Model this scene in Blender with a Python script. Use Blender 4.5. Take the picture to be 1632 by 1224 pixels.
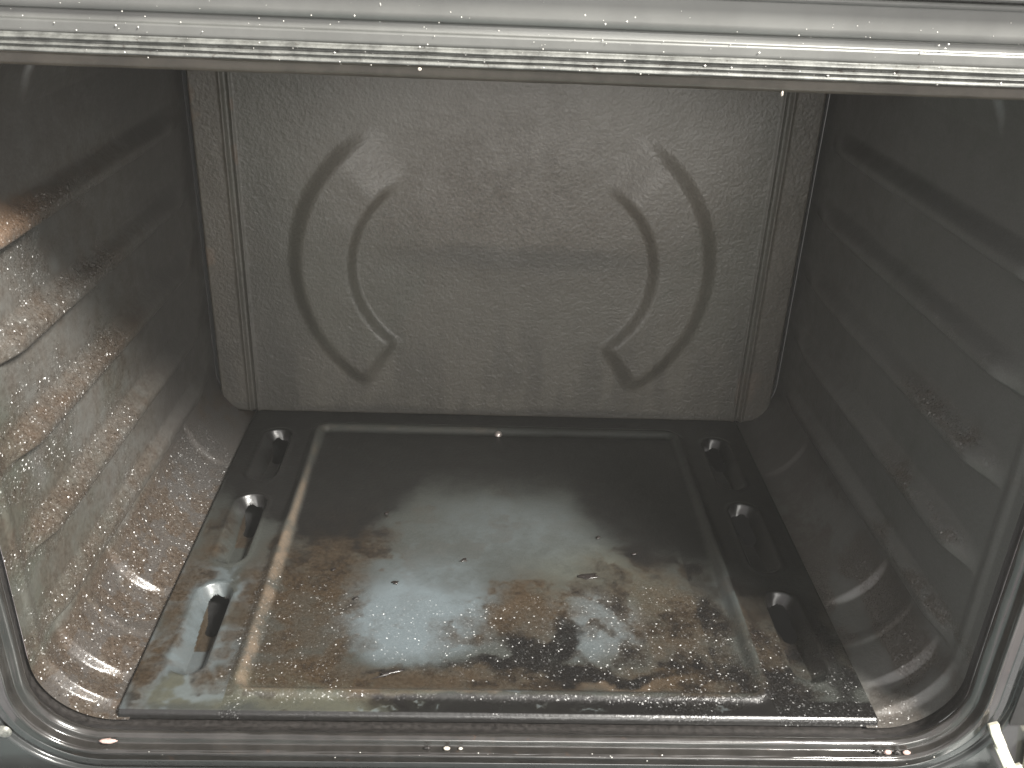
import bpy, math
import numpy as np
from mathutils import Matrix, Vector

for o in list(bpy.data.objects): bpy.data.objects.remove(o)
S = bpy.context.scene
COL = S.collection
R = math.radians

# ------------------------------------------------------------------ camera
cam_d = bpy.data.cameras.new("camera"); cam = bpy.data.objects.new("camera", cam_d); COL.objects.link(cam)
S.camera = cam
fw = Vector((0.0368219, 0.89343177, -0.44768718)); rt = Vector((0.99902045, -0.02190841, 0.03844684)); up = Vector((-0.02454151, 0.44866434, 0.89336332))
m = Matrix(((rt.x, up.x, -fw.x, -0.01822715), (rt.y, up.y, -fw.y, -0.36878404), (rt.z, up.z, -fw.z, 0.37957063), (0, 0, 0, 1)))
cam.matrix_world = m
cam_d.sensor_width = 36; cam_d.sensor_fit = 'HORIZONTAL'
cam_d.lens = 36 * 1516.69 / 1632
cam_d.clip_start = 0.01; cam_d.clip_end = 50

# ------------------------------------------------------------------ world: soft kitchen light all round
W = bpy.data.worlds.new("World"); S.world = W; W.use_nodes = True
wn = W.node_tree.nodes; wl = W.node_tree.links; wn.clear()
wo = wn.new('ShaderNodeOutputWorld'); wb = wn.new('ShaderNodeBackground')
tc = wn.new('ShaderNodeTexCoord'); nz = wn.new('ShaderNodeTexNoise'); nz.inputs['Scale'].default_value = 3.2; nz.inputs['Detail'].default_value = 2
cr = wn.new('ShaderNodeValToRGB')
els = cr.color_ramp.elements
els[0].position = .33; els[0].color = (.34, .35, .36, 1)
els[1].position = .68; els[1].color = (1.0, .98, .95, 1)
e = els.new(.46); e.color = (.62, .61, .60, 1)
e = els.new(.54); e.color = (.74, .62, .63, 1)
e = els.new(.60); e.color = (.82, .84, .84, 1)
wl.new(tc.outputs['Generated'], nz.inputs['Vector']); wl.new(nz.outputs['Fac'], cr.inputs['Fac'])
wl.new(cr.outputs['Color'], wb.inputs['Color']); wb.inputs['Strength'].default_value = 0.85
wl.new(wb.outputs['Background'], wo.inputs['Surface'])

# ------------------------------------------------------------------ lamps
def area(name, loc, target, size, energy, color):
    d = bpy.data.lights.new(name, 'AREA'); d.shape = 'DISK'; d.size = size; d.energy = energy; d.color = color
    o = bpy.data.objects.new(name, d); COL.objects.link(o); o.location = loc
    o.rotation_euler = (Vector(target) - Vector(loc)).to_track_quat('-Z', 'Y').to_euler()
    return o
area('ceiling_lamp', (1.0, -1.0, 1.5), (-0.1, 0.1, 0.08), 0.42, 98, (1, .965, .90))
area('front_fill', (0.35, -2.3, 0.74), (0, 0.3, 0.16), 1.0, 17, (1, .98, .92))  # broad front fill, added to brighten the back panel

S.view_settings.view_transform = 'Standard'; S.view_settings.look = 'None'
S.view_settings.gamma = 1; S.view_settings.use_curve_mapping = False
S.view_settings.exposure = 0.85

# ------------------------------------------------------------------ numpy noise
def vnoise(x, y, seed):
    rng = np.random.RandomState(seed); N = 256; G = rng.rand(N, N)
    xi = np.floor(x).astype(int); yi = np.floor(y).astype(int); fx = x - xi; fy = y - yi
    fx = fx*fx*(3-2*fx); fy = fy*fy*(3-2*fy)
    a = G[xi % N, yi % N]; b = G[(xi+1) % N, yi % N]; c = G[xi % N, (yi+1) % N]; d = G[(xi+1) % N, (yi+1) % N]
    return (a*(1-fx)+b*fx)*(1-fy) + (c*(1-fx)+d*fx)*fy
def fbm(x, y, s, seed, o=4):
    r = 0; a = .5; t = 0
    for k in range(o):
        r = r + a*vnoise(x/s + 31.7*k, y/s + 17.3*k, seed+k); t += a; a *= .55; s /= 2.03
    return r/t
def ss(a, b, x):
    t = np.clip((x-a)/(b-a), 0, 1); return t*t*(3-2*t)
def blob(x, y, cx, cy, rx, ry, soft=.35, ang=0):
    c, s = math.cos(R(ang)), math.sin(R(ang)); dx, dy = x-cx, y-cy
    u, v = (c*dx+s*dy)/rx, (-s*dx+c*dy)/ry
    return 1-ss(1-soft, 1+soft, np.sqrt(u*u+v*v))

# ------------------------------------------------------------------ mesh helpers
def link(name, me, mat, parent=None):
    o = bpy.data.objects.new(name, me); COL.objects.link(o)
    if mat: me.materials.append(mat)
    if parent: o.parent = parent
    return o
def grid(name, P, mat, parent, col=None, col2=None, keep=None, flip=False):
    nu, nv = P.shape[:2]
    idx = np.arange(nu*nv).reshape(nu, nv)
    q = np.stack([idx[:-1, :-1], idx[1:, :-1], idx[1:, 1:], idx[:-1, 1:]], -1)
    if flip: q = q[..., ::-1]
    if keep is not None: q = q[keep]
    q = q.reshape(-1, 4)
    me = bpy.data.meshes.new(name)
    me.vertices.add(nu*nv); me.vertices.foreach_set('co', P.reshape(-1).astype(np.float32))
    me.loops.add(q.size); me.loops.foreach_set('vertex_index', q.reshape(-1).astype(np.int32))
    me.polygons.add(len(q)); me.polygons.foreach_set('loop_start', (np.arange(len(q))*4).astype(np.int32))
    me.polygons.foreach_set('loop_total', np.full(len(q), 4, np.int32))
    me.polygons.foreach_set('use_smooth', np.ones(len(q), bool))
    me.update(calc_edges=True)
    for nm, c in (('stain', col), ('wear', col2)):
        if c is not None:
            a = me.color_attributes.new(nm, 'FLOAT_COLOR', 'POINT')
            a.data.foreach_set('color', c.reshape(-1).astype(np.float32))
    return link(name, me, mat, parent)
def mesh(name, V, F, mat, parent=None, smooth=False):
    me = bpy.data.meshes.new(name); me.from_pydata([tuple(v) for v in V], [], F); me.update()
    if smooth: me.polygons.foreach_set('use_smooth', [True]*len(F))
    return link(name, me, mat, parent)
def box(name, lo, hi, mat, parent, bev=0.001, rot=None, piv=None):
    V = [(x, y, z) for x in (lo[0], hi[0]) for y in (lo[1], hi[1]) for z in (lo[2], hi[2])]
    if rot is not None:
        V = [tuple(rot @ (Vector(v)-Vector(piv)) + Vector(piv)) for v in V]
    F = [(0, 1, 3, 2), (4, 6, 7, 5), (0, 4, 5, 1), (2, 3, 7, 6), (0, 2, 6, 4), (1, 5, 7, 3)]
    o = mesh(name, V, F, mat, parent)
    if bev:
        b = o.modifiers.new('bevel', 'BEVEL'); b.width = bev; b.segments = 3
    return o

# ------------------------------------------------------------------ materials
def newmat(name):
    mt = bpy.data.materials.new(name); mt.use_nodes = True; n = mt.node_tree.nodes; l = mt.node_tree.links
    return mt, n, l, n['Principled BSDF']
def noise(n, l, vec, scale, detail=4, rough=.55):
    t = n.new('ShaderNodeTexNoise'); t.inputs['Scale'].default_value = scale; t.inputs['Detail'].default_value = detail
    t.inputs['Roughness'].default_value = rough; l.new(vec, t.inputs['Vector']); return t.outputs['Fac']
def math_(n, l, op, a, b=None, c=None, clamp=False):
    t = n.new('ShaderNodeMath'); t.operation = op; t.use_clamp = clamp
    for i, v in enumerate((a, b, c)):
        if v is None: continue
        if isinstance(v, (int, float)): t.inputs[i].default_value = v
        else: l.new(v, t.inputs[i])
    return t.outputs[0]
def mixc(n, l, f, a, b):
    t = n.new('ShaderNodeMix'); t.data_type = 'RGBA'
    if isinstance(f, (int, float)): t.inputs[0].default_value = f
    else: l.new(f, t.inputs[0])
    for i, v in ((6, a), (7, b)):
        if isinstance(v, tuple): t.inputs[i].default_value = (*v, 1)
        else: l.new(v, t.inputs[i])
    return t.outputs[2]
def ramp(n, l, f, lo, hi):
    t = n.new('ShaderNodeMapRange'); t.inputs['From Min'].default_value = lo; t.inputs['From Max'].default_value = hi
    t.interpolation_type = 'SMOOTHSTEP'; l.new(f, t.inputs['Value']); return t.outputs['Result']

# stain attribute: R = brown grease, G = clean bluish enamel, B = soot (back panel: G and B also paint light and shade), A unused(1)
# wear attribute:  R = grainy baked grease (sparkle), G = orange rust, B = green tint; on the plate G also paints the ring's lit side
def enamel(name, base, brown, blue, soot, rust_or_lit=(.15, .100, .068), green=(.064, .075, .063), rough=.42, peel=0.25, grain=1.0, peel_scale=380, facet=2.3, mk=1.0, spark=.35):
    mt, n, l, p = newmat(name)
    tc = n.new('ShaderNodeTexCoord').outputs['Object']
    a = n.new('ShaderNodeAttribute'); a.attribute_name = 'stain'; s = n.new('ShaderNodeSeparateColor'); l.new(a.outputs['Color'], s.inputs[0])
    a2 = n.new('ShaderNodeAttribute'); a2.attribute_name = 'wear'; s2 = n.new('ShaderNodeSeparateColor'); l.new(a2.outputs['Color'], s2.inputs[0])
    fine = noise(n, l, tc, 420, 6, .65); mid = noise(n, l, tc, 90, 6, .6); fs = noise(n, l, tc, 1300, 3, .6)
    def m2(ch, k=.55):        # break a mask up with fine noise
        v = math_(n, l, 'MULTIPLY_ADD', math_(n, l, 'SUBTRACT', mid, .5), k*2*mk, ch)
        v = math_(n, l, 'MULTIPLY_ADD', math_(n, l, 'SUBTRACT', fine, .5), k*1.4*mk, v)
        return math_(n, l, 'MULTIPLY', ramp(n, l, v, -.05, 1.15), ramp(n, l, ch, 0, .5))
    c = mixc(n, l, ramp(n, l, fs, .35, .75), base, tuple(v*1.35+.004 for v in base))
    c = mixc(n, l, m2(s2.outputs[2], .3), c, green)
    c = mixc(n, l, m2(s.outputs[1], .25), c, blue)
    br = mixc(n, l, ramp(n, l, fine, .35, .65), brown, tuple(v*.6 for v in brown))
    c = mixc(n, l, m2(s.outputs[0]), c, br)
    c = mixc(n, l, m2(s2.outputs[1]), c, rust_or_lit)
    c = mixc(n, l, m2(s.outputs[2], .35), c, soot)
    # tiny dark pits everywhere
    c = mixc(n, l, math_(n, l, 'MULTIPLY', ramp(n, l, fs, .66, .74), .5), c, (.01, .009, .008))
    l.new(c, p.inputs['Base Color'])
    g = s2.outputs[0]
    rr = math_(n, l, 'MULTIPLY_ADD', mid, .25, rough-.12)
    rr = math_(n, l, 'MULTIPLY_ADD', g, -.2, rr, clamp=True)
    l.new(rr, p.inputs['Roughness'])
    p.inputs['Specular IOR Level'].default_value = .5
    b1 = n.new('ShaderNodeBump'); b1.inputs['Distance'].default_value = .0006; b1.inputs['Strength'].default_value = peel
    l.new(noise(n, l, tc, peel_scale, 3, .5), b1.inputs['Height'])
    gm = math_(n, l, 'MULTIPLY', m2(g, .5), grain)
    l.new(noise(n, l, tc, 800, 4, .7), (b2 := n.new('ShaderNodeBump')).inputs['Height'])
    b2.inputs['Distance'].default_value = .0009; l.new(math_(n, l, 'MULTIPLY', gm, .22), b2.inputs['Strength'])
    l.new(b1.outputs[0], b2.inputs['Normal'])
    # baked grease crystals: every little cell has a facet of its own and catches the lamp by itself
    vo = n.new('ShaderNodeTexVoronoi'); vo.inputs['Scale'].default_value = 1250; l.new(tc, vo.inputs['Vector'])
    vs = n.new('ShaderNodeVectorMath'); vs.operation = 'SUBTRACT'; l.new(vo.outputs['Color'], vs.inputs[0]); vs.inputs[1].default_value = (.5, .5, .5)
    vm = n.new('ShaderNodeVectorMath'); vm.operation = 'SCALE'; l.new(vs.outputs[0], vm.inputs[0]); l.new(math_(n, l, 'MULTIPLY', gm, facet), vm.inputs['Scale'])
    va = n.new('ShaderNodeVectorMath'); va.operation = 'ADD'; l.new(b2.outputs[0], va.inputs[0]); l.new(vm.outputs[0], va.inputs[1])
    vn = n.new('ShaderNodeVectorMath'); vn.operation = 'NORMALIZE'; l.new(va.outputs[0], vn.inputs[0])
    l.new(b2.outputs[0], p.inputs['Normal'])
    l.new(math_(n, l, 'MULTIPLY_ADD', gm, spark, .3, clamp=True), p.inputs['Coat Weight']); p.inputs['Coat Roughness'].default_value = .30
    l.new(vn.outputs[0], p.inputs['Coat Normal'])
    return mt

M_wall = enamel('wall_enamel', (.092, .093, .088), (.064, .048, .036), (.15, .17, .17), (.058, .054, .051), rough=.42, grain=1.0, facet=3.0, spark=1.0)
M_floor = enamel('plate_enamel', (.030, .032, .029), (.042, .029, .0175), (.100, .120, .130), (.006, .0055, .0055), rust_or_lit=(.15, .112, .080), green=(.075, .074, .052), rough=.36, grain=1.0)
M_back = enamel('panel_enamel', (.088, .083, .070), (.105, .088, .070), (.33, .310, .278), (.050, .047, .041), rough=.5, peel=.9, peel_scale=430, grain=.35, mk=.45)

def plain(name, base, rough, metal=0, var=.3, nscale=200, bump=.1, spots=None, coat=0):
    mt, n, l, p = newmat(name); tc = n.new('ShaderNodeTexCoord').outputs['Object']
    f = noise(n, l, tc, nscale, 6, .65)
    c = mixc(n, l, ramp(n, l, f, .3, .7), tuple(v*(1-var) for v in base), tuple(v*(1+var) for v in base))
    if spots:
        c = mixc(n, l, ramp(n, l, noise(n, l, tc, spots[1], 5, .7), spots[2], spots[2]+.08), c, spots[0])
    l.new(c, p.inputs['Base Color']); p.inputs['Metallic'].default_value = metal
    l.new(math_(n, l, 'MULTIPLY_ADD', f, .25, rough-.12), p.inputs['Roughness'])
    b = n.new('ShaderNodeBump'); b.inputs['Distance'].default_value = .0005; b.inputs['Strength'].default_value = bump
    l.new(noise(n, l, tc, 900, 3, .6), b.inputs['Height']); l.new(b.outputs[0], p.inputs['Normal'])
    p.inputs['Coat Weight'].default_value = coat; p.inputs['Coat Roughness'].default_value = .1
    return mt
M_rim = plain('rim_enamel', (.021, .0195, .018), .2, var=.3, nscale=60, spots=((.035, .024, .018), 180, .62), coat=.8, bump=.05)
M_upper = plain('upper_frame_bright', (.12, .122, .116), .4, metal=.45, var=.08, nscale=40, coat=.1, bump=.03)  # frame material again, paler and metallic to stand in for bright room reflections
M_bar = plain('upper_rim_lightened', (.062, .054, .043), .36, var=.25, nscale=60, bump=.1)  # rim enamel again, lightened to offset the shade on the top bar
M_fascia = plain('fascia_enamel', (.030, .032, .032), .24, var=.12, nscale=60, coat=.6, bump=.03)
M_gasket = plain('gasket_metal', (.11, .112, .105), .58, metal=.3, var=.35, nscale=160, spots=((.05, .045, .04), 330, .6), bump=.35)
M_dark = plain('dark_void', (.008, .008, .008), .7)
M_dull = plain('dull_enamel', (.020, .018, .017), .42, var=.5, nscale=300, bump=.4)
M_door = plain('door_inner', (.11, .15, .15), .35, var=.15, coat=.3)
M_steel = plain('hinge_steel', (.75, .72, .60), .3, metal=.6, var=.15, nscale=300)
M_steel_dull = plain('dull_steel', (.22, .22, .20), .4, metal=.6, var=.4, nscale=500)
M_cream = plain('cream_plastic', (.72, .68, .52), .45, var=.08)
M_crumb = plain('crumb', (.42, .38, .33), .5, var=.3, nscale=900, bump=.5)
M_pink = plain('pink_crumb', (.40, .28, .25), .5, var=.3, nscale=900, bump=.5, coat=.5)
M_char = plain('charred', (.014, .011, .010), .4, var=.5, nscale=900, bump=.6, coat=.3)
M_dust = plain('dust', (.5, .49, .46), .6)

def tag(o, label=None, cat=None, group=None, kind=None):
    for k, v in (('label', label), ('category', cat), ('group', group), ('kind', kind)):
        if v: o[k] = v
oven = bpy.data.objects.new('oven', None); COL.objects.link(oven)
tag(oven, 'open dark enamel oven with greasy soot-stained cavity seen through its front opening', 'oven')
mm = .001

# ------------------------------------------------------------------ side walls (cove + ribbed wall + cove) 
HW, ZB, ZT, RC = 238., -4., 326., 38.
def cove_offset(y):
    # raised swells pressed into the lower and upper cove, steep towards the door
    o = 3.0*ss(6, 10, y)*(1-ss(13, 24, y))
    o = o + 4.0*ss(26, 31, y)*(1-ss(36, 90, y))
    o = o + 1.2*ss(58, 61, y)*(1-ss(62, 70, y))
    o = o + 4.2*ss(96, 101, y)*(1-ss(112, 235, y))
    o = o + 2.6*ss(246, 251, y)*(1-ss(262, 325, y))
    return o
def side_wall(sg):
    ys = np.concatenate([np.linspace(-2, 40, 70), np.linspace(40.8, 125, 95)[0:], np.linspace(126, 334, 190)])
    arc = math.pi/2*RC; Lw = (ZT-RC)-(ZB+RC); flat = 6.
    tot = flat+arc+Lw+arc+30
    s = np.linspace(0, tot, 420); Sg, Y = np.meshgrid(s, ys, indexing='ij')
    X = np.zeros_like(Sg); Z = np.zeros_like(Sg); NX = np.zeros_like(Sg); NZ = np.zeros_like(Sg)
    # segments, x measured from the middle outwards
    a = Sg < flat; X[a] = HW-RC-flat+Sg[a]; Z[a] = ZB; NX[a] = 0; NZ[a] = 1
    b = (Sg >= flat) & (Sg < flat+arc); t = (Sg[b]-flat)/RC
    X[b] = HW-RC+RC*np.sin(t); Z[b] = ZB+RC-RC*np.cos(t); NX[b] = -np.sin(t); NZ[b] = np.cos(t)
    c = (Sg >= flat+arc) & (Sg < flat+arc+Lw); X[c] = HW; Z[c] = ZB+RC+(Sg[c]-flat-arc); NX[c] = -1; NZ[c] = 0
    d = (Sg >= flat+arc+Lw) & (Sg < flat+2*arc+Lw); t = (Sg[d]-flat-arc-Lw)/RC
    X[d] = HW-RC+RC*np.cos(t); Z[d] = ZT-RC+RC*np.sin(t); NX[d] = -np.cos(t); NZ[d] = -np.sin(t)
    e_ = Sg >= flat+2*arc+Lw; X[e_] = HW-RC-(Sg[e_]-flat-2*arc-Lw); Z[e_] = ZT; NX[e_] = 0; NZ[e_] = -1
    disp = np.zeros_like(X)
    for zr, h, yb in ((38, 5, 328), (86, 8, 326), (137, 8, 326), (186, 8, 326), (236, 8, 322)):
        u = Z-zr; prof = ss(-3.5, 0, u)*(1-ss(3, 15, u))
        disp += h*prof*ss(12, 44, Y)*(1-ss(yb-60, yb-4, Y))*(np.abs(Z-160) < 150)*c
    cm = np.zeros_like(X)
    tb = (Sg-flat)/arc; cm += np.clip(np.where((tb > 0) & (tb < 1), np.sin(np.clip(tb, 0, 1)*math.pi)**.7, 0), 0, 1)
    tt = (Sg-flat-arc-Lw)/arc; cm += np.clip(np.where((tt > 0) & (tt < 1), np.sin(np.clip(tt, 0, 1)*math.pi)**.7, 0), 0, 1)
    disp += cove_offset(Y)*cm
    disp += 1.0*ss(4, 9, Y)*(1-ss(9, 16, Y))*(Sg > flat)              # front step line
    disp += .5*(fbm(Sg, Y, 60, 5)-.5)
    X = X+NX*disp; Z = Z+NZ*disp
    X = X-6.5*np.clip(Y/334, 0, 1)*ss(200, 232, X)
    P = np.stack([X*sg, Y, Z], -1)*mm
    sd = 11 if sg < 0 else 23
    n1 = fbm(Sg, Y, 55, sd); n2 = fbm(Sg, Y*.6, 22, sd+9); n3 = fbm(Sg, Y, 9, sd+19)
    st = np.ones(X.shape+(4,)); we = np.ones_like(st)
    lower = 1-ss(30, 60, Z)
    ledge = sum(np.clip(1-np.abs(Z-zr-7)/13, 0, 1) for zr in (38, 86, 137, 186, 236))
    if sg < 0:
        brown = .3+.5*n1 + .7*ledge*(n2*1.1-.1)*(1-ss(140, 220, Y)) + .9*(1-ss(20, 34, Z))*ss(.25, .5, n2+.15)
        lit_tone = np.zeros_like(X)
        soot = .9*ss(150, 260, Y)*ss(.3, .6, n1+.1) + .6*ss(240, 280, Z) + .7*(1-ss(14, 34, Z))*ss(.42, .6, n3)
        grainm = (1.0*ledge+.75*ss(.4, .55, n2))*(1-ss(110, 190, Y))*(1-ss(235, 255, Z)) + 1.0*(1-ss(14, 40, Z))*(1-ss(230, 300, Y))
        rust_or_lit = .6*blob(Y, Z, 50, 243, 45, 8, .8) + .22*ledge*ss(.5, .66, n2)*(1-ss(90, 150, Y))
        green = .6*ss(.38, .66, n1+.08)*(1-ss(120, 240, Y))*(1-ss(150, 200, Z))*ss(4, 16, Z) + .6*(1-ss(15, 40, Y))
    else:
        brown = .3*n1 + .4*ledge*ss(.45, .6, n2)*(1-ss(100, 160, Y))*(1-ss(200, 240, Z)) + .5*(1-ss(20, 40, Z))*ss(.4, .55, n2)
        lit_tone = np.zeros_like(X)
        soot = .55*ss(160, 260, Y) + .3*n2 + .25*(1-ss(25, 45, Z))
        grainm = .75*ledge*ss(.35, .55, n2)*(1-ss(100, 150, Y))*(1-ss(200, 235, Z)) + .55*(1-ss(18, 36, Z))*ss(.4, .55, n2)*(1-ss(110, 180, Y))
        rust_or_lit = .22*ledge*ss(.5, .6, n3)*(1-ss(120, 150, Y))*(1-ss(190, 210, Z))
        green = .35*ss(.45, .6, n1)*(1-ss(150, 250, Y))
    for i, v in enumerate((brown, lit_tone, soot)): st[..., i] = np.clip(v, 0, 1)
    for i, v in enumerate((grainm, rust_or_lit, green)): we[..., i] = np.clip(v, 0, 1)
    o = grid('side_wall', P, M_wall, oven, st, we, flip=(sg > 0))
    o['label'] = 'ribbed left wall with glistening baked grease' if sg < 0 else 'dim ribbed right wall with brown patches'
    return o
side_wall(-1); side_wall(1)

# rear sheet, ceiling and the sheet below the plate
V = [(-.245, .334, -.03), (.245, .334, -.03), (.245, .334, .33), (-.245, .334, .33)]
box('rear_wall', (-.245, .3345, -.03), (.245, .338, .332), M_dark, oven, 0)
box('ceiling', (-.21, -.002, .3262), (.21, .334, .329), M_dull, oven, 0)
box('cavity_bottom', (-.245, -.004, -.022), (.245, .334, -.019), M_dark, oven, 0)

# ------------------------------------------------------------------ floor plate
def capsule(x, y, cx, y0, y1, r):
    yy = np.clip(y, y0+r, y1-r); return np.sqrt((x-cx)**2+(y-yy)**2)-r
def rrect(x, y, cx, cy, hx, hy, r):
    qx = np.abs(x-cx)-hx+r; qy = np.abs(y-cy)-hy+r
    return np.sqrt(np.maximum(qx, 0)**2+np.maximum(qy, 0)**2)+np.minimum(np.maximum(qx, qy), 0)-r
SLOTS = [(26, 105), (124, 204), (222, 298)]
def floor_plate():
    half = np.concatenate([np.linspace(0, 132, 133), np.linspace(132.6, 155, 38), np.linspace(156, 161, 6), np.linspace(161.4, 188, 68), np.linspace(189, 200, 12)])
    xs = np.concatenate([-half[::-1], half[1:]]); xs = np.concatenate([[-200.2], xs, [200.2]])
    ys = np.concatenate([[-.3], np.linspace(0, 331, 560)])
    X, Y = np.meshgrid(xs, ys, indexing='ij'); Z = np.zeros_like(X)
    d = rrect(X, Y, 0, 160, 144, 145, 9)
    Z -= 2.6*(1-ss(-6.5, -1, d)); Z += 2.4*np.exp(-((d-1.0)/3.2)**2)
    Z += 1.2*np.exp(-((X/90)**2+((Y-150)/90)**2))
    wob = 1.6*(fbm(X, Y, 14, 71)-.5)
    hole = np.zeros_like(X, bool)
    for sx in (-1, 1):
        for y0, y1 in SLOTS:
            dd = capsule(X, Y, sx*174, y0, y1, 10.8)
            t = (Y-y0)/(y1-y0)
            dep = 6.5+5.5*ss(.1, .8, t)
            w_ = np.clip(-dd/(4.4+4.6*ss(-4, 4, (X-sx*174)*sx)), 0, 1); Z -= dep*np.where(w_ < .12, w_*w_/.24, np.clip(w_-.06, 0, .94)/.94*1.0)
            Z += .5*np.exp(-((dd-1)/1.8)**2)
            hd = capsule(X, Y, sx*172.6, y0+(y1-y0)*.52, y1-4.0, 6.0)
            edge = hd + wob*.6 + 5.0*(1-ss(.60, .88, t))*ss(-5, 5, (X-sx*174)*(-1))
            hole |= edge < 0
    Z += .25*(fbm(X, Y, 40, 3)-.5)
    Z -= 1.3*(1-ss(0, 1.6, Y))
    Z[0, :] = -2.5; Z[-1, :] = -2.5; Z[:, 0] = np.minimum(Z[:, 0], -5)
    X2, Y2 = X, Y
    wx = 30*(fbm(X, Y, 34, 41, 5)-.5); wy = 30*(fbm(X, Y, 34, 51, 5)-.5); x = X+wx; y = Y+wy
    n1 = fbm(X, Y, 50, 61); n2 = fbm(X, Y, 18, 62); n3 = fbm(X, Y, 6, 63)
    inn = (d < -3)
    soot = .75*ss(190, 262, y)+.3*ss(120, 210, y) + .95*blob(x, y, -120, 215, 55, 55, .3) + .9*blob(x, y, 112, 210, 48, 70, .4)
    soot += .9*blob(x, y, 24, 47, 20, 10, .5, 20) + .85*blob(x, y, 35, 62, 9, 16, .5) + .85*blob(x, y, 8, 50, 9, 16, .5) \
        + .8*blob(x, y, 68, 30, 34, 4.5, .5) + .6*blob(x, y, -66, 32, 9, 2.2, .5) + .6*blob(x, y, 0, 36, 42, 4, .6)
    front = (1-ss(11, 14, Y+wy*.1))
    soot += .95*front*ss(-85, -55, X) + .35*front*(1-ss(-95, -60, X))*ss(.5, .6, n2)
    soot += .5*blob(x, y, -182, 300, 30, 120, .4)*(X < -145) + .5*(X > 146)*ss(60, 150, Y)+.35*(X > 120)
    soot += .5*blob(x, y, 184, 60, 10, 45, .25) + .45*blob(x, y, 110, 60, 60, 75, .8)*ss(.3, .7, n2) + .5*blob(x, y, -120, 150, 40, 40, .9)*n1 + .55*blob(x, y, 30, 30, 90, 14, .9)*ss(.35, .65, n2)
    brown = .75*blob(x, y, -118, 95, 34, 80, .8) + .8*blob(x, y, 12, 82, 30, 34, .7) + .8*blob(x, y, 0, 24, 135, 12, .7) \
        + .7*blob(x, y, 100, 75, 48, 66, .7) + .75*blob(x, y, -192, 80, 9, 110, .6) + .4*blob(x, y, -150, 90, 12, 60, .8) \
        + .3*ss(.5, .62, n2) + .5*blob(x, y, -105, 170, 24, 36, .7) + .45*(X > 146)*ss(.45, .6, n1)
    brown = brown*(.55+.9*n1)
    soot = soot + (.30*ss(.4, .8, n2)+.28*ss(.45, .8, n3))*ss(.25, .6, brown)
    blue = .95*blob(x, y, -50, 72, 40, 30, .7) + .27*blob(x, y, -10, 125, 105, 75, .8) + .28*blob(x, y, -60, 105, 40, 30, .8) + .65*blob(x, y, 55, 72, 26, 24, .7) \
        + .6*(X < -148)*(1-ss(105, 150, Y))*ss(.35, .6, n2+.1) + .2*blob(x, y, 20, 190, 70, 40, .8) + .35*blob(x, y, 150, 105, 14, 22, .8)  # mid-floor blue held back, painting in the dimming of the shadow penumbra
    for px, py, pw, ph in ((-60, 4, 5, 1.2), (-34, 5, 1.2, 3), (6, 17, 13, 2.4), (-71, 2, 6, 1.5), (48, 5, 9, 1.0), (22, 7, 3, 1.6), (-46, 7, 3, 1.2), (120, 6, 6, 1.2)):
        q = .6*blob(X+14*(n3-.5), Y+9*(fbm(X, Y, 4, 91)-.5), px, py, pw, ph, .6); blue = blue+.9*q; soot = soot*(1-q)
    green = .55*blob(x, y, -120, 12, 90, 16, .4) + .4*blob(x, y, 60, 110, 60, 50, .5)
    grain = (.6*blob(x, y, -118, 66, 30, 66, .7)+.95*blob(x, y, 10, 66, 62, 34, .6)+1.0*blob(x, y, 102, 62, 45, 55, .35)+.55*blob(x, y, -55, 70, 40, 28, .6)
             + .35*blob(x, y, 20, 20, 200, 22, .5)+.5*(X > 146)*(1-ss(60, 100, Y)) + .8*blob(X, Y, -143, 70, 8, 80, .4))*(1-ss(110, 160, y))
    rust_or_lit = .5*blob(x, y, 60, 24, 40, 6, .5) + .3*blob(x, y, 5, 90, 16, 16, .5)
    onring = np.exp(-((d+2)/4.0)**2); soot = soot*(1-.8*onring)+1.0*(Y < 1.2); brown = brown*(1-.6*onring)
    st = np.ones(X.shape+(4,)); we = np.ones_like(st)
    rust_or_lit = rust_or_lit*.6+.75*onring*.7*(Y > 12)*(.4+.6*(X < 0))*(.5+n2)*(1-.6*ss(180, 290, Y))  # tan ring surface, its left side painted lighter as if lit
    sl = (Z < -8.0)&(d > 0); brown = np.where(sl, .8, brown); blue = np.where(sl, 0, blue)
    for i, v in enumerate((brown, blue, soot)): st[..., i] = np.clip(v, 0, 1)
    for i, v in enumerate((grain, rust_or_lit, green)): we[..., i] = np.clip(v, 0, 1)
    keep = ~(hole[:-1, :-1] | hole[1:, :-1] | hole[1:, 1:] | hole[:-1, 1:])
    o = grid('floor_plate', np.stack([X2, Y2, Z], -1)*mm, M_floor, oven, st, we, keep=keep)
    return o
plate = floor_plate()

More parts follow.
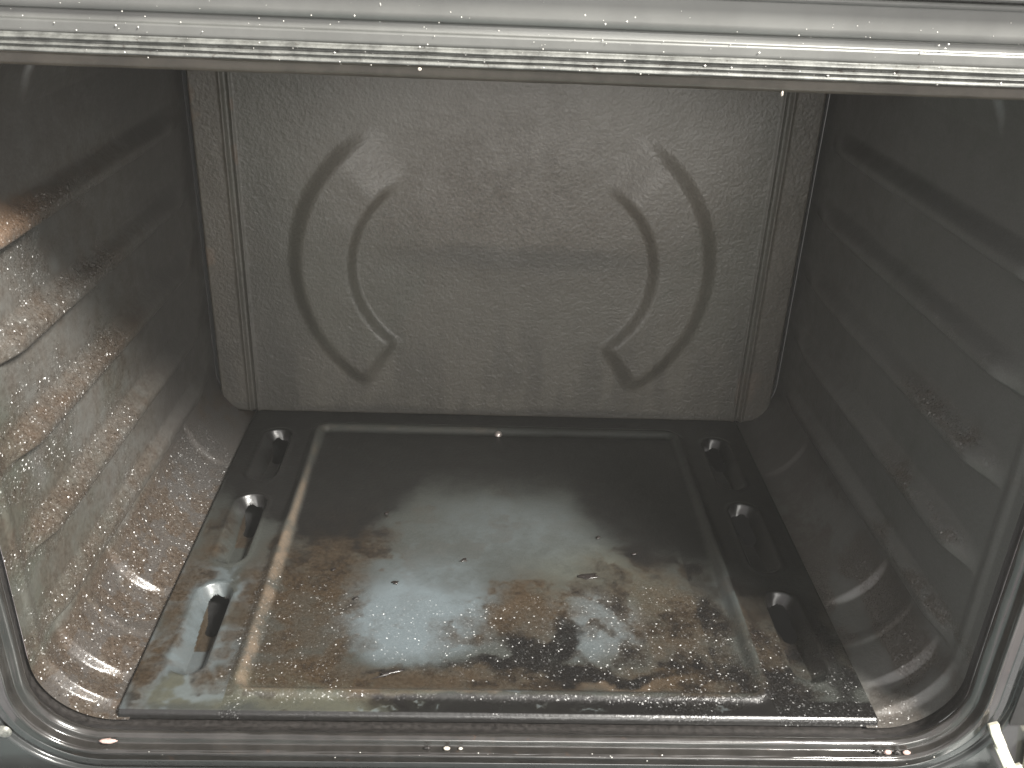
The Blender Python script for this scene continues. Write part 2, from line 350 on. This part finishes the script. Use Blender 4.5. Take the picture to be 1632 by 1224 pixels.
# ------------------------------------------------------------------ back panel
def back_panel():
    xs = np.concatenate([np.linspace(-228, -192, 60), np.linspace(-191, 191, 300), np.linspace(192, 228, 60)])
    zs = np.linspace(-1.5, 330, 380)
    X, Z = np.meshgrid(xs, zs, indexing='ij'); Y = np.zeros_like(X)
    for sx in (-1, 1):
        cx = sx*40; dx = (X-cx)*sx; dz = Z-128; rr = np.sqrt(dx**2+dz**2); an = np.degrees(np.arctan2(dz, dx))
        # outline of the pressed band: radial faces soft, lower end crisp, upper end fading
        rad = ss(71, 81, rr)*(1-ss(112, 126, rr))
        angm = ss(-59, -50, an)*(1-ss(42, 66, an))
        Y -= 7.0*rad*angm
        g = X-sx*201
        Y -= 1.5*np.exp(-((np.abs(g)-3.2)/1.3)**2); Y += 1.6*np.exp(-(g/1.9)**2)
    Y -= 1.3*ss(.5, .8, fbm(X, Z, 160, 7)) 
    Y += .35*(fbm(X, Z, 5, 12)-.5)
    edge = rrect(X, Z, 0, 180+0, 228, 181.5, 20)
    Y += 5*(1-np.sqrt(np.clip(1-np.clip((edge+2.5)/2.5, 0, 1)**2, 0, 1)))
    Y += 0
    # pull the corner vertices onto the rounded outline
    over = edge > 0
    for sx in (-1, 1):
        cx, cz = sx*208., 18.5
        k = over & (X*sx > 208) & (Z < 18.5); dxx = X[k]-cx; dzz = Z[k]-cz; L = np.hypot(dxx, dzz)
        X[k] = cx+dxx/L*20; Z[k] = cz+dzz/L*20
    n1 = fbm(X, Z, 110, 81); n2 = fbm(X, Z, 40, 82); n3 = fbm(X, Z*.25, 10, 83)
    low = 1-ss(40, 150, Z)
    brown = .3+.3*(n1-.3) + .45*blob(X, Z, 20, 180, 120, 50, .8) + .3*(np.abs(X) > 204)
    lit_tone = .75*blob(X+20*(n2-.5), Z+30*(n2-.5), 10, 225, 150, 75, .9)  # brighter top centre of the panel, light painted into the colour
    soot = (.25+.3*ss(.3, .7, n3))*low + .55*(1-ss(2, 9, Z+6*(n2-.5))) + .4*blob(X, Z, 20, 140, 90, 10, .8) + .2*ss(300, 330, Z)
    soot = soot+.35*blob(X, Z, -175, 90, 26, 120, .5)+.3*ss(150, 200, np.abs(X))+.3*blob(X+20*(n1-.5), Z+16*(n2-.5), 10, 132, 110, 16, .9)  # smears and edge residue, plus painted shade over the lower half and sides
    grain = .3*ss(.45, .6, n2)*(1-ss(40, 120, Z))+.35*ss(270, 310, Z); rust_or_lit = .5*ss(.62, .7, n2)*(np.abs(X) > 196)+.5*(1-ss(0, 4, Z))
    green = .45*ss(.4, .6, n1)*(np.abs(X) > 60)
    st = np.ones(X.shape+(4,)); we = np.ones_like(st)
    for i, v in enumerate((brown, lit_tone, soot)): st[..., i] = np.clip(v, 0, 1)
    for i, v in enumerate((grain, rust_or_lit, green)): we[..., i] = np.clip(v, 0, 1)
    P = np.stack([X, 328.6+Y, Z], -1)*mm
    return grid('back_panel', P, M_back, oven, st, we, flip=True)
back_panel()

# ------------------------------------------------------------------ front rim, swept round the opening
def rr_path(hw, zb, zt, r, n=26):
    pts = []
    def arc(cx, cz, a0, a1):
        for k in range(n+1):
            a = a0+(a1-a0)*k/n; pts.append((cx+r*math.cos(a), cz+r*math.sin(a), math.cos(a), math.sin(a)))
    arc(hw-r, zb+r, -math.pi/2, 0); 
    arc(hw-r, zt-r, 0, math.pi/2); arc(-hw+r, zt-r, math.pi/2, math.pi); arc(-hw+r, zb+r, math.pi, 1.5*math.pi)
    out = []
    N = len(pts)
    for i in range(N):
        a = pts[i]; b = pts[(i+1) % N]; out.append(a)
        L = math.hypot(b[0]-a[0], b[1]-a[1])
        if L > 8:
            k = int(L/4)
            for j in range(1, k): out.append(tuple(a[q]+(b[q]-a[q])*j/k for q in range(4)))
    return out
def sweep(name, prof, mat, label=None, wob=.12, seed=1, zsel=None):
    path = rr_path(HW, ZB, ZT, RC); rng = np.random.RandomState(seed)
    pr = np.array(prof, float)
    # resample the profile smoothly
    t = np.arange(len(pr)); tt = np.linspace(0, len(pr)-1, (len(pr)-1)*6+1)
    def cr_(v):
        o = []
        for q in tt:
            i = min(int(q), len(pr)-2); f = q-i
            p0, p1, p2, p3 = v[max(i-1, 0)], v[i], v[i+1], v[min(i+2, len(pr)-1)]
            o.append(.5*((2*p1)+(-p0+p2)*f+(2*p0-5*p1+4*p2-p3)*f*f+(-p0+3*p1-3*p2+p3)*f**3))
        return np.array(o)
    n_ = cr_(pr[:, 0]); y_ = cr_(pr[:, 1])
    path.append(path[0]); P = np.zeros((len(path), len(n_), 3))
    ax = np.array([p[0] for p in path]); az = np.array([p[1] for p in path])
    for j in range(len(n_)):
        w = wob*(fbm(ax+j*3, az+j*2, 18, seed)-.5)*2
        for i, p in enumerate(path):
            P[i, j] = ((p[0]+p[2]*(n_[j]+w[i])), y_[j]+w[i], (p[1]+p[3]*(n_[j]+w[i])))
    P[-1] = P[0]
    zz_ = P[:-1, :-1, 2]
    o = grid(name, P*mm, mat, oven, keep=None if zsel is None else ((zz_ > 300) if zsel == 'top' else (zz_ <= 300)))
    if label: o['label'] = label
    return o
sweep('cavity_lip', [(3, 3), (2.6, -1), (2.6, -4), (1.2, -7.4), (-.8, -9.4)], M_dull)
sweep('opening_rim', [(-.6, -9.3), (-1.6, -10.2), (-2.5, -11.2), (-2.9, -12.8), (-1.6, -15), (.8, -15.6), (1.6, -16.2), (2.2, -19.2), (2.6, -20)], M_rim, zsel='low')
sweep('upper_rim', [(-.6, -9.3), (-1.6, -10.2), (-2.5, -11.2), (-2.9, -12.8), (-1.6, -15), (.8, -15.6), (1.6, -16.2), (2.2, -19.2), (2.6, -20)], M_bar, zsel='top')
sweep('door_seal', [(2.4, -19.4), (3.0, -20.4), (3.8, -20.2), (4.4, -19.4), (5.2, -20.6), (6.0, -19.6), (6.6, -19.4), (7.4, -20.9), (8.2, -20.3), (8.6, -19.3), (9.2, -19.2)], M_gasket, wob=.2, seed=4, zsel='top')
sweep('outer_bead', [(2.4, -19.6), (3.0, -20.9), (3.9, -20.9), (4.8, -20.2), (6.0, -20.0), (9.2, -19.6)], M_rim, wob=.12, seed=6, zsel='low')
# flat frame around
def frame_face():
    path = rr_path(HW, ZB, ZT, RC); path.append(path[0])
    prof = [(8.8, -19.0), (9.6, -19.6), (13.2, -19.8), (13.6, -18.2), (16.6, -18.0), (17.4, -20.2), (30, -20.6), (44, -21.2)]
    P = np.array([[(p[0]+p[2]*n, y, p[1]+p[3]*n) for n, y in prof] for p in path])
    return P
def lerp_rows(P, k=5):
    out = []
    for j in range(P.shape[1]-1):
        for q in range(k):
            f = q/k; out.append(P[:, j]*(1-f)+P[:, j+1]*f)
    out.append(P[:, -1]); return np.stack(out, 1)
PF = lerp_rows(frame_face()); z = PF[..., 2].mean(1)
zc = PF[:-1, :-1, 2]
grid('front_frame', PF*mm, M_fascia, oven, keep=zc <= 300)
grid('upper_frame', PF*mm, M_upper, oven, keep=zc > 300)
# fascia above the frame: white bead and control panel edge
def strip(name, prof, x0, x1, mat, parent, label=None):
    P = np.array([[(x, y, z) for y, z in prof] for x in np.linspace(x0, x1, 60)])
    return grid(name, P*mm, mat, parent)
ft = ZT
box('upper_trim', (-.36, -.0232, .3540), (.36, -.0195, .3565), M_upper, oven, .001)
box('control_fascia', (-.36, -.0285, .3572), (.36, -.021, .43), M_upper, oven, .0015)

# ------------------------------------------------------------------ door (open, hanging level) and hinge
door = box('door', (-.262, -.46, -.052), (.262, -.0235, -.0140), M_door, oven, .003)
hs = box('hinge_slot', (.2545, -.0222, .020), (.2685, -.0212, .058), M_dark, oven, .0004)
hinge = bpy.data.objects.new('hinge', None); COL.objects.link(hinge); hinge.parent = oven
def bar(name, pts, w, t, mat, parent, side=(0, 1, 0)):
    V = []; F = []
    sd = Vector(side)
    for i, p in enumerate(pts):
        p = Vector(p); a = Vector(pts[max(i-1, 0)]); b = Vector(pts[min(i+1, len(pts)-1)]); d = (b-a).normalized()
        n = d.cross(sd).normalized(); s2 = d.cross(n).normalized()
        for u, v in ((-1, -1), (1, -1), (1, 1), (-1, 1)): V.append(p+n*u*w/2+s2*v*t/2)
    for i in range(len(pts)-1):
        for k in range(4): F.append((i*4+k, i*4+(k+1) % 4, i*4+4+(k+1) % 4, i*4+4+k))
    F += [(3, 2, 1, 0), tuple(len(V)-4+k for k in range(4))]
    o = mesh(name, V, F, mat, parent); b = o.modifiers.new('bevel', 'BEVEL'); b.width = .0006; b.segments = 2; return o
bar('hinge_arm', [(.2450, -.0235, .0225), (.2470, -.0245, .0175), (.2515, -.0265, .0095)], .0052, .003, M_steel, hinge)
bar('hinge_arm', [(.2508, -.0250, .0100), (.2550, -.0270, .0025), (.2575, -.029, -.002)], .0058, .0025, M_steel, hinge)
bar('hinge_arm', [(.2600, -.029, .000), (.2655, -.034, -.011), (.272, -.045, -.025)], .0050, .003, M_steel, hinge)
def cyl(name, a, b, r, mat, parent, n=20):
    a, b = Vector(a), Vector(b); d = (b-a).normalized(); u = d.orthogonal().normalized(); v = d.cross(u)
    V = [p+u*r*math.cos(2*math.pi*k/n)+v*r*math.sin(2*math.pi*k/n) for p in (a, b) for k in range(n)]
    F = [(k, (k+1) % n, n+(k+1) % n, n+k) for k in range(n)]+[tuple(range(n))[::-1], tuple(range(n, 2*n))]
    o = mesh(name, V, F, mat, parent); m_ = o.modifiers.new('bevel', 'BEVEL'); m_.width = .0005; m_.segments = 2; return o
cyl('hinge_roller', (.2545, -.0300, -.0035), (.2595, -.0300, -.0045), .0032, M_steel, hinge)
box('side_panel_edge', (.2655, -.0275, -.12), (.30, -.0226, .012), M_cream, oven, .001, rot=Matrix.Rotation(R(-9), 3, 'Y'), piv=(.2655, -.025, .012))
# screw at the back of the plate
def dome(name, loc, r, h, mat, parent, seg=18, flat=.0):
    V = []; F = []
    for i in range(6):
        a = i/6*math.pi/2
        for k in range(seg):
            b = k/seg*2*math.pi; V.append((loc[0]+r*math.cos(a)*math.cos(b), loc[1]+r*math.cos(a)*math.sin(b), loc[2]+h*math.sin(a)))
    V.append((loc[0], loc[1], loc[2]+h))
    for i in range(5):
        for k in range(seg): F.append((i*seg+k, i*seg+(k+1) % seg, (i+1)*seg+(k+1) % seg, (i+1)*seg+k))
    for k in range(seg): F.append((5*seg+k, 5*seg+(k+1) % seg, 6*seg))
    return mesh(name, V, F, mat, parent, True)
M_screw = plain('screw_metal', (.5, .45, .42), .3, metal=.7)
sc = dome('screw', (.0, .300, -.002), .0032, .0035, M_screw, plate)

# ------------------------------------------------------------------ loose bits: crumbs, flakes, dust
def lump(name, loc, size, mat, seed, label, cat, group=None, rz=0):
    rng = np.random.RandomState(seed); V = []; F = []; n = 14; mrow = 7; ang = np.array([.45+.9*rng.rand() for k in range(14)])
    for i in range(mrow+1):
        a = -math.pi/2+math.pi*i/mrow
        for k in range(n):
            b = 2*math.pi*k/n; r = (.72+.45*rng.rand())*(ang[k] if mat is M_char else 1)
            x = size[0]/2*r*math.cos(a)*math.cos(b); y = size[1]/2*r*math.cos(a)*math.sin(b); zz = size[2]/2*(.85+.3*rng.rand())*math.sin(a)
            V.append((x*mm, y*mm, (zz+size[2]/2)*mm))
    for i in range(mrow):
        for k in range(n): F.append((i*n+k, i*n+(k+1) % n, (i+1)*n+(k+1) % n, (i+1)*n+k))
    o = mesh(name, V, F, mat, None, True); o.location = Vector(loc)*mm; o.rotation_euler = (0, 0, R(rz))
    tag(o, label, cat, group); return o
lump('crumb', (-199, -17.6, -3.6), (9, 3, 2.2), M_pink, 3, 'long pinkish white crumb stuck on the lower left front rim', 'crumb')
lump('crumb', (-29, -18, -5.6), (3.6, 2.2, 1.8), M_crumb, 5, 'bright white crumb in the middle of the bottom front groove', 'crumb')
for k, x in enumerate((194, 199, 204, 209)):
    lump('burnt_crumb', (x, -18, -5.4), (4.2, 2.6, 2.4), M_char if k % 2 == 0 else M_pink, 20+k, 'burnt crumb in the front groove, %s of the row' % ('leftmost', 'second from left', 'second from right', 'rightmost')[k], 'crumb', 'burnt crumbs in the front groove')
lump('crumb', (-22, -18, -5.4), (2.2, 1.6, 1.3), M_crumb, 31, 'small white crumb just right of the bright one in the bottom front groove', 'crumb')
lump('burnt_crumb', (-39, -18, -5.4), (3.2, 1.8, 1.4), M_char, 32, 'single dark crumb left of the bright crumb in the bottom front groove', 'crumb')
lump('crumb', (89.3, -16.8, 322.2), (1.0, 1.2, 1.9), M_crumb, 8, 'tiny cream fleck on the tan bar above the opening, right of centre', 'crumb')
lump('crumb', (-41, -20.8, 327), (1.5, 1.4, 1.2), M_crumb, 9, 'small pale crumb caught in the upper seal, left of centre', 'crumb')
for k, (x, y, w, h, t) in enumerate([
    (57, 120, 14, 6, 'largest black flake on the oven floor, right of centre'),
    (67, 162, 5, 4, 'small black flake on the floor, behind the largest flake'),
    (-24, 134, 5, 4, 'round black fleck on the floor just left of centre'),
    (-66, 110, 5, 4, 'black fleck on the pale blue patch of floor, front of two'),
    (-79, 186, 5, 3, 'black fleck at the edge of the dark soot at back left of floor'),
    (-107, 122, 4, 3, 'leftmost black fleck on the brown stain of the floor'),
    (-63, 31, 16, 3.5, 'long thin charred strip at the front of the floor, left of centre'),
    (89, 144, 5, 4, 'black fleck on the right part of the floor, beside the sooty patch'),
    (-89, 94, 4, 3, 'black fleck between the brown stain and the pale blue patch')]):
    lump('charred_flake', (x, y, -1.9), (w, h, 1.1), M_char, 40+k, t, 'charred flake', None, k*37 % 50)
def specks(name, pts, mat, label, cat, rmin, rmax, seed):
    rng = np.random.RandomState(seed); V = []; F = []
    for p in pts:
        r = rmin+(rmax-rmin)*rng.rand()**2; b = len(V)
        for q in ((1, 0, 0), (-1, 0, 0), (0, 1, 0), (0, -1, 0), (0, 0, 1), (0, 0, -1)):
            V.append(tuple((p[i]+q[i]*r*(.7+.6*rng.rand()))*mm for i in range(3)))
        for f in ((0, 2, 4), (2, 1, 4), (1, 3, 4), (3, 0, 4), (2, 0, 5), (1, 2, 5), (3, 1, 5), (0, 3, 5)): F.append(tuple(b+i for i in f))
    o = mesh(name, V, F, mat); tag(o, label, cat, None, 'stuff'); return o
rng = np.random.RandomState(2)
pts = [(rng.uniform(-240, 240), -20.3, rng.uniform(328, 352)) for k in range(230)] + [(rng.uniform(-200, 230), -21, rng.uniform(-10, -4)) for k in range(22)]
specks('dust', pts, M_dust, 'fine white dust sprinkled on the frame around the opening', 'dust', .12, .5, 5)

# thin scattering volume added to imitate veiling lens glare
hz = box('glare_veil', (-2.2, -2.4, -1.3), (2.2, .6, 2.0), None, None, 0)
hm = bpy.data.materials.new('glare_veil_volume'); hm.use_nodes = True; hn = hm.node_tree.nodes; hn.clear()
ho = hn.new('ShaderNodeOutputMaterial'); hv = hn.new('ShaderNodeVolumePrincipled')
hv.inputs['Color'].default_value = (.94, .95, .90, 1); hv.inputs['Density'].default_value = .019
hm.node_tree.links.new(hv.outputs[0], ho.inputs['Volume']); hz.data.materials.append(hm)
tag(hz, 'thin added grey veil imitating lens glare in front of and inside the oven', 'glare_veil', None, 'stuff')

fs_ = dome('frame_screw', (-.2475, 0, 0), .0038, .002, M_steel_dull, oven); fs_.rotation_euler = (R(90), 0, 0); fs_.location = (0, -.0200, .006)
